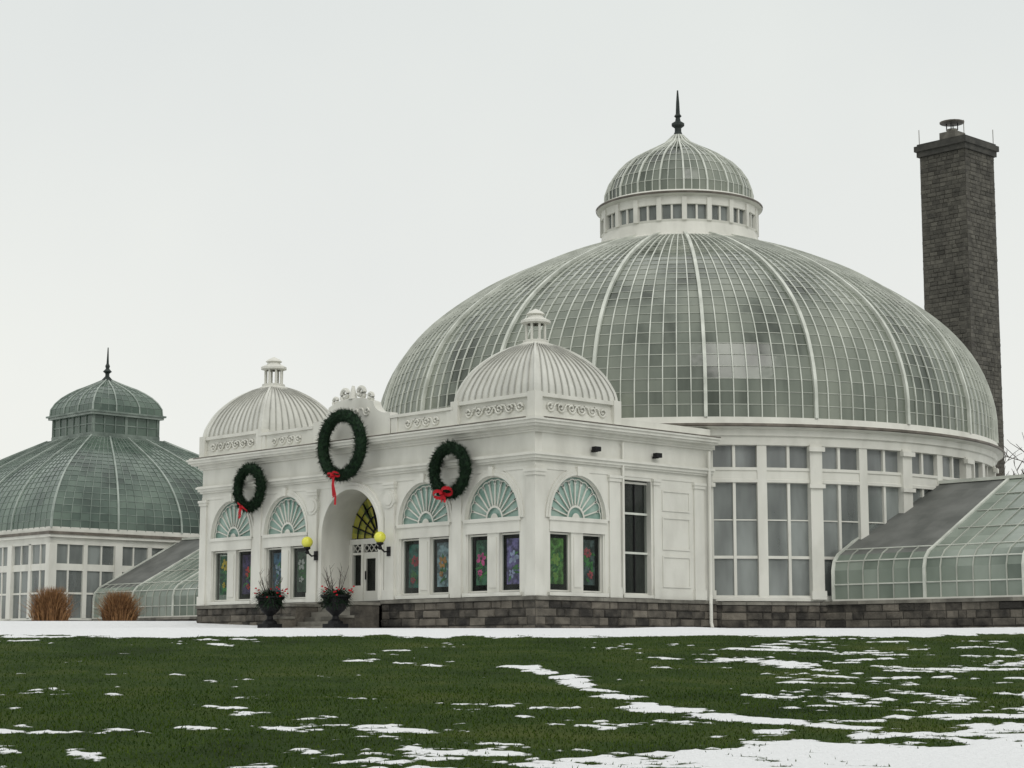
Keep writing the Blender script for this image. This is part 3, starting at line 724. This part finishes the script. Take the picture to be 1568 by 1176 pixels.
def tree(name,base,h,seed):
    rnd=random.Random(seed); mb=MB()
    def br(p,d,L,r,lv):
        pts=[p]; q=p.copy(); dd=d.copy()
        for i in range(4):
            dd=(dd+Vector([rnd.uniform(-.16,.16) for _ in range(3)])+Vector((0,0,.05))).normalized(); q=q+dd*L/4; pts.append(q.copy())
        mb.tube(pts,r,'bark',5 if lv<2 else 3,r*.55)
        if lv<5:
            for k in range(3 if lv else 5):
                t=rnd.uniform(.45,1); st=pts[int(t*4)]; ax=Vector([rnd.uniform(-1,1) for _ in range(3)]).normalized()
                nd=(dd+ax*rnd.uniform(.5,.9)).normalized(); nd.z=max(nd.z,-.1); br(st,nd,L*rnd.uniform(.55,.78),max(r*.55,.016),lv+1)
    br(Vector((0,0,0)),Vector((0,0,1)),4,.2,0)
    f=h/max(v[2] for v in mb.v)
    mb.v=[(v[0]*f+base[0],v[1]*f+base[1],v[2]*f+base[2]) for v in mb.v]
    mb.make(name)
tree('bare_tree',(3.4,37.5,.9),9.6,3)
tree('bare_tree',(7.2,38.6,.9),10.5,11)

# ------------------------------------------------------------------ ground
def ss(a,b_,x):
    t=min(1,max(0,(x-a)/(b_-a))); return t*t*(3-2*t)
def dens(s,l):
    d=-.50
    d+=.50*ss(28.6,24.8,s)*(1-.25*ss(0,-6,l))
    d+=.66*ss(.2,6.5,l)*ss(36,26.5,s)
    d+=.46*math.exp(-((s-29.2)/.75)**2)*ss(1,-3,l)
    d+=.10*math.exp(-((s-34)/3)**2)
    d+=.40*ss(1.5,6,l)*math.exp(-((s-42)/6)**2)
    ls=[(40.5,.3),(38.5,.9),(34,1.9),(31,3.2),(29.5,5.2)]
    best=9
    for (a,la),(b_,lb) in zip(ls,ls[1:]):
        ab=Vector((b_-a,lb-la)); t=min(1,max(0,(Vector((s-a,l-la)).dot(ab))/ab.length_squared)); best=min(best,(Vector((a,la))+ab*t-Vector((s,l))).length)
    d+=.62*math.exp(-(best/.42)**2)
    d+=1.3*ss(49.6,52.2,s+1.2*noise.noise(Vector((l*.35,0,3)))+.7*noise.noise(Vector((l*1.3,0,8)))-.10*max(0,l-2))
    return d
sl=[-2500,-900,-300,-100,-40,-10,5,14,18]; x=20.0
while x<56: sl.append(x); x+=.1 if x<44 else .14
sl+=[56,57,58,60,62,64,67,70,73,76,80,85,92,100,110,120,150,220,400,900,2500]
ll=[-2500,-900,-300,-150,-90,-60,-40,-30,-24,-20,-18]; x=-16.5
while x<16.5: ll.append(x); x+=.11
ll+=[17,19,22,26,32,40,60,90,150,300,900,2500]
verts=[];mask=[]
grassspots=[]
for s in sl:
    z0=gz_tab(s)
    for l in ll:
        px=CAM.x+FWD.x*s+RGT.x*l; py=CAM.y+FWD.y*s+RGT.y*l
        dd=dens(s,l)
        n1=noise.noise(Vector((l*.32,s*.6,1.7))); n2=noise.noise(Vector((l*1.0+.35*s,s*1.5,5.1)))*.58; n3=noise.noise(Vector((l*3.0+s,s*4.5,9.3)))*.42; n4=noise.noise(Vector((l*8,s*8,2.3)))*.2
        v=dd+n1*.5+n2+n3+n4
        mk=ss(-.12,.22,v)
        z=z0+mk*.03
        if 19<s<57 and abs(l)<17: z+=.06*noise.noise(Vector((l*.3,s*.3,0)))+.014*n3+.03*n4
        verts.append((px,py,z)); mask.append(mk)
        if 20<s<51 and abs(l)<s*.3 and mk<.9: grassspots.append((px,py,z,mk,s))
nl=len(ll); faces=[]
for i in range(len(sl)-1):
    for j in range(nl-1):
        a=i*nl+j; faces.append((a,a+1,a+nl+1,a+nl))
me=bpy.data.meshes.new('snowy_lawn'); me.from_pydata(verts,[],faces)
at=me.attributes.new('snow','FLOAT','POINT'); at.data.foreach_set('value',mask)
me.polygons.foreach_set('use_smooth',[True]*len(faces))
m,nt,b=mat('snowy_grass_ground'); L=nt.links.new
tc=N(nt,'ShaderNodeTexCoord'); a=attr(nt,'snow')
n1=N(nt,'ShaderNodeTexNoise'); n1.inputs['Scale'].default_value=9; n1.inputs['Detail'].default_value=8; n1.inputs['Roughness'].default_value=.65; L(tc.outputs['Object'],n1.inputs['Vector'])
ma=N(nt,'ShaderNodeMath',operation='MULTIPLY_ADD'); ma.inputs[1].default_value=1.4; L(n1.outputs['Fac'],ma.inputs[0]); L(a.outputs['Fac'],ma.inputs[2])
rs=ramp(nt,[(.55,(0,0,0)),(.68,(1,1,1))]); 
mh=N(nt,'ShaderNodeMath',operation='MULTIPLY'); mh.inputs[1].default_value=.5; L(ma.outputs[0],mh.inputs[0]); L(mh.outputs[0],rs.inputs[0])
n2=N(nt,'ShaderNodeTexNoise'); n2.inputs['Scale'].default_value=.35; n2.inputs['Detail'].default_value=12; n2.inputs['Roughness'].default_value=.72; L(tc.outputs['Object'],n2.inputs['Vector'])
rg=ramp(nt,[(.3,(.009,.020,.002)),(.5,(.024,.046,.006)),(.7,(.058,.074,.015))]); L(n2.outputs['Fac'],rg.inputs[0])
mx=N(nt,'ShaderNodeMix',data_type='RGBA'); L(rs.outputs[0],mx.inputs[0]); L(rg.outputs[0],mx.inputs[6]); mx.inputs[7].default_value=(.74,.75,.76,1)
L(mx.outputs[2],b.inputs['Base Color']); b.inputs['Roughness'].default_value=.9; b.inputs['Specular IOR Level'].default_value=.1
n3=N(nt,'ShaderNodeTexNoise'); n3.inputs['Scale'].default_value=14; n3.inputs['Detail'].default_value=8; L(tc.outputs['Object'],n3.inputs['Vector'])
bp=N(nt,'ShaderNodeBump'); bp.inputs['Strength'].default_value=.9; bp.inputs['Distance'].default_value=.07; L(n3.outputs['Fac'],bp.inputs['Height']); L(bp.outputs[0],b.inputs['Normal'])
me.materials.append(m); go=bpy.data.objects.new('snowy_lawn',me); scene.collection.objects.link(go)
mb=MB(); rnd=random.Random(4)
for (px,py,z,mk,s) in grassspots:
    for q in range(2 if s<36 else 1):
        if rnd.random()<mk*1.1: continue
        x=px+rnd.uniform(-.06,.06); y=py+rnd.uniform(-.06,.06); h=rnd.uniform(.02,.055); a=rnd.uniform(0,PI); w=rnd.uniform(.008,.016)
        dx,dy=C(a)*w,S(a)*w; i=len(mb.v)
        mb.v.extend([(x-dx,y-dy,z-.01),(x+dx,y+dy,z-.01),(x+rnd.uniform(-.03,.03),y+rnd.uniform(-.03,.03),z+h)]); mb.f.append((i,i+1,i+2)); mb.m.append(mb.mi('grass')); mb.t.append(rnd.random())
mb.make('grass')

# ------------------------------------------------------------------ world, sun, camera
w=bpy.data.worlds.new('World'); scene.world=w; w.use_nodes=True; nt=w.node_tree; L=nt.links.new; nt.nodes.clear()
out=N(nt,'ShaderNodeOutputWorld'); bg=N(nt,'ShaderNodeBackground'); bg.inputs[1].default_value=.1
sky=N(nt,'ShaderNodeTexSky'); sky.sky_type='NISHITA'; sky.sun_disc=False; sky.sun_elevation=R(42); 
SUNAZ=YAW-R(180)+R(18)
sd=Vector((-S(SUNAZ),C(SUNAZ)))
sky.sun_rotation=math.atan2(sd.x,sd.y); sky.dust_density=5; sky.air_density=1
hs=N(nt,'ShaderNodeHueSaturation'); hs.inputs['Saturation'].default_value=.2; L(sky.outputs[0],hs.inputs['Color'])
tc=N(nt,'ShaderNodeTexCoord'); sp=N(nt,'ShaderNodeSeparateXYZ'); L(tc.outputs['Generated'],sp.inputs[0])
gr=ramp(nt,[(0,(9.5,9.5,9.1)),(.10,(9.1,9.2,8.85)),(.33,(8.2,8.5,8.3)),(1,(11.6,11.6,11.4))]); L(sp.outputs['Z'],gr.inputs[0])
cn=N(nt,'ShaderNodeTexNoise'); cn.inputs['Scale'].default_value=2.2; cn.inputs['Detail'].default_value=5; L(tc.outputs['Generated'],cn.inputs['Vector'])
cr=ramp(nt,[(.3,(.94,.945,.96)),(.7,(1.05,1.05,1.03))]); L(cn.outputs['Fac'],cr.inputs[0])
mu=N(nt,'ShaderNodeMix',data_type='RGBA',blend_type='MULTIPLY'); mu.inputs[0].default_value=1; L(gr.outputs[0],mu.inputs[6]); L(cr.outputs[0],mu.inputs[7])
mx=N(nt,'ShaderNodeMix',data_type='RGBA'); mx.inputs[0].default_value=.9; L(hs.outputs[0],mx.inputs[6]); L(mu.outputs[2],mx.inputs[7])
L(mx.outputs[2],bg.inputs[0]); L(bg.outputs[0],out.inputs[0])
sun=bpy.data.lights.new('sun','SUN'); sun.energy=.7; sun.angle=R(25); sun.color=(1,.97,.92)
so=bpy.data.objects.new('sun',sun); scene.collection.objects.link(so)
dirv=-Vector((sd.x*C(R(42)),sd.y*C(R(42)),S(R(42)))); so.rotation_euler=dirv.to_track_quat('-Z','Y').to_euler()
cam=bpy.data.cameras.new('camera'); cam.sensor_width=36; cam.lens=67.27; cam.clip_end=6000; cam.clip_start=.5
co=bpy.data.objects.new('camera',cam); scene.collection.objects.link(co); co.location=CAM; co.rotation_euler=(R(90)+PITCH,0,YAW)
scene.camera=co
scene.view_settings.view_transform='Standard'; scene.view_settings.look='None'; scene.view_settings.exposure=0
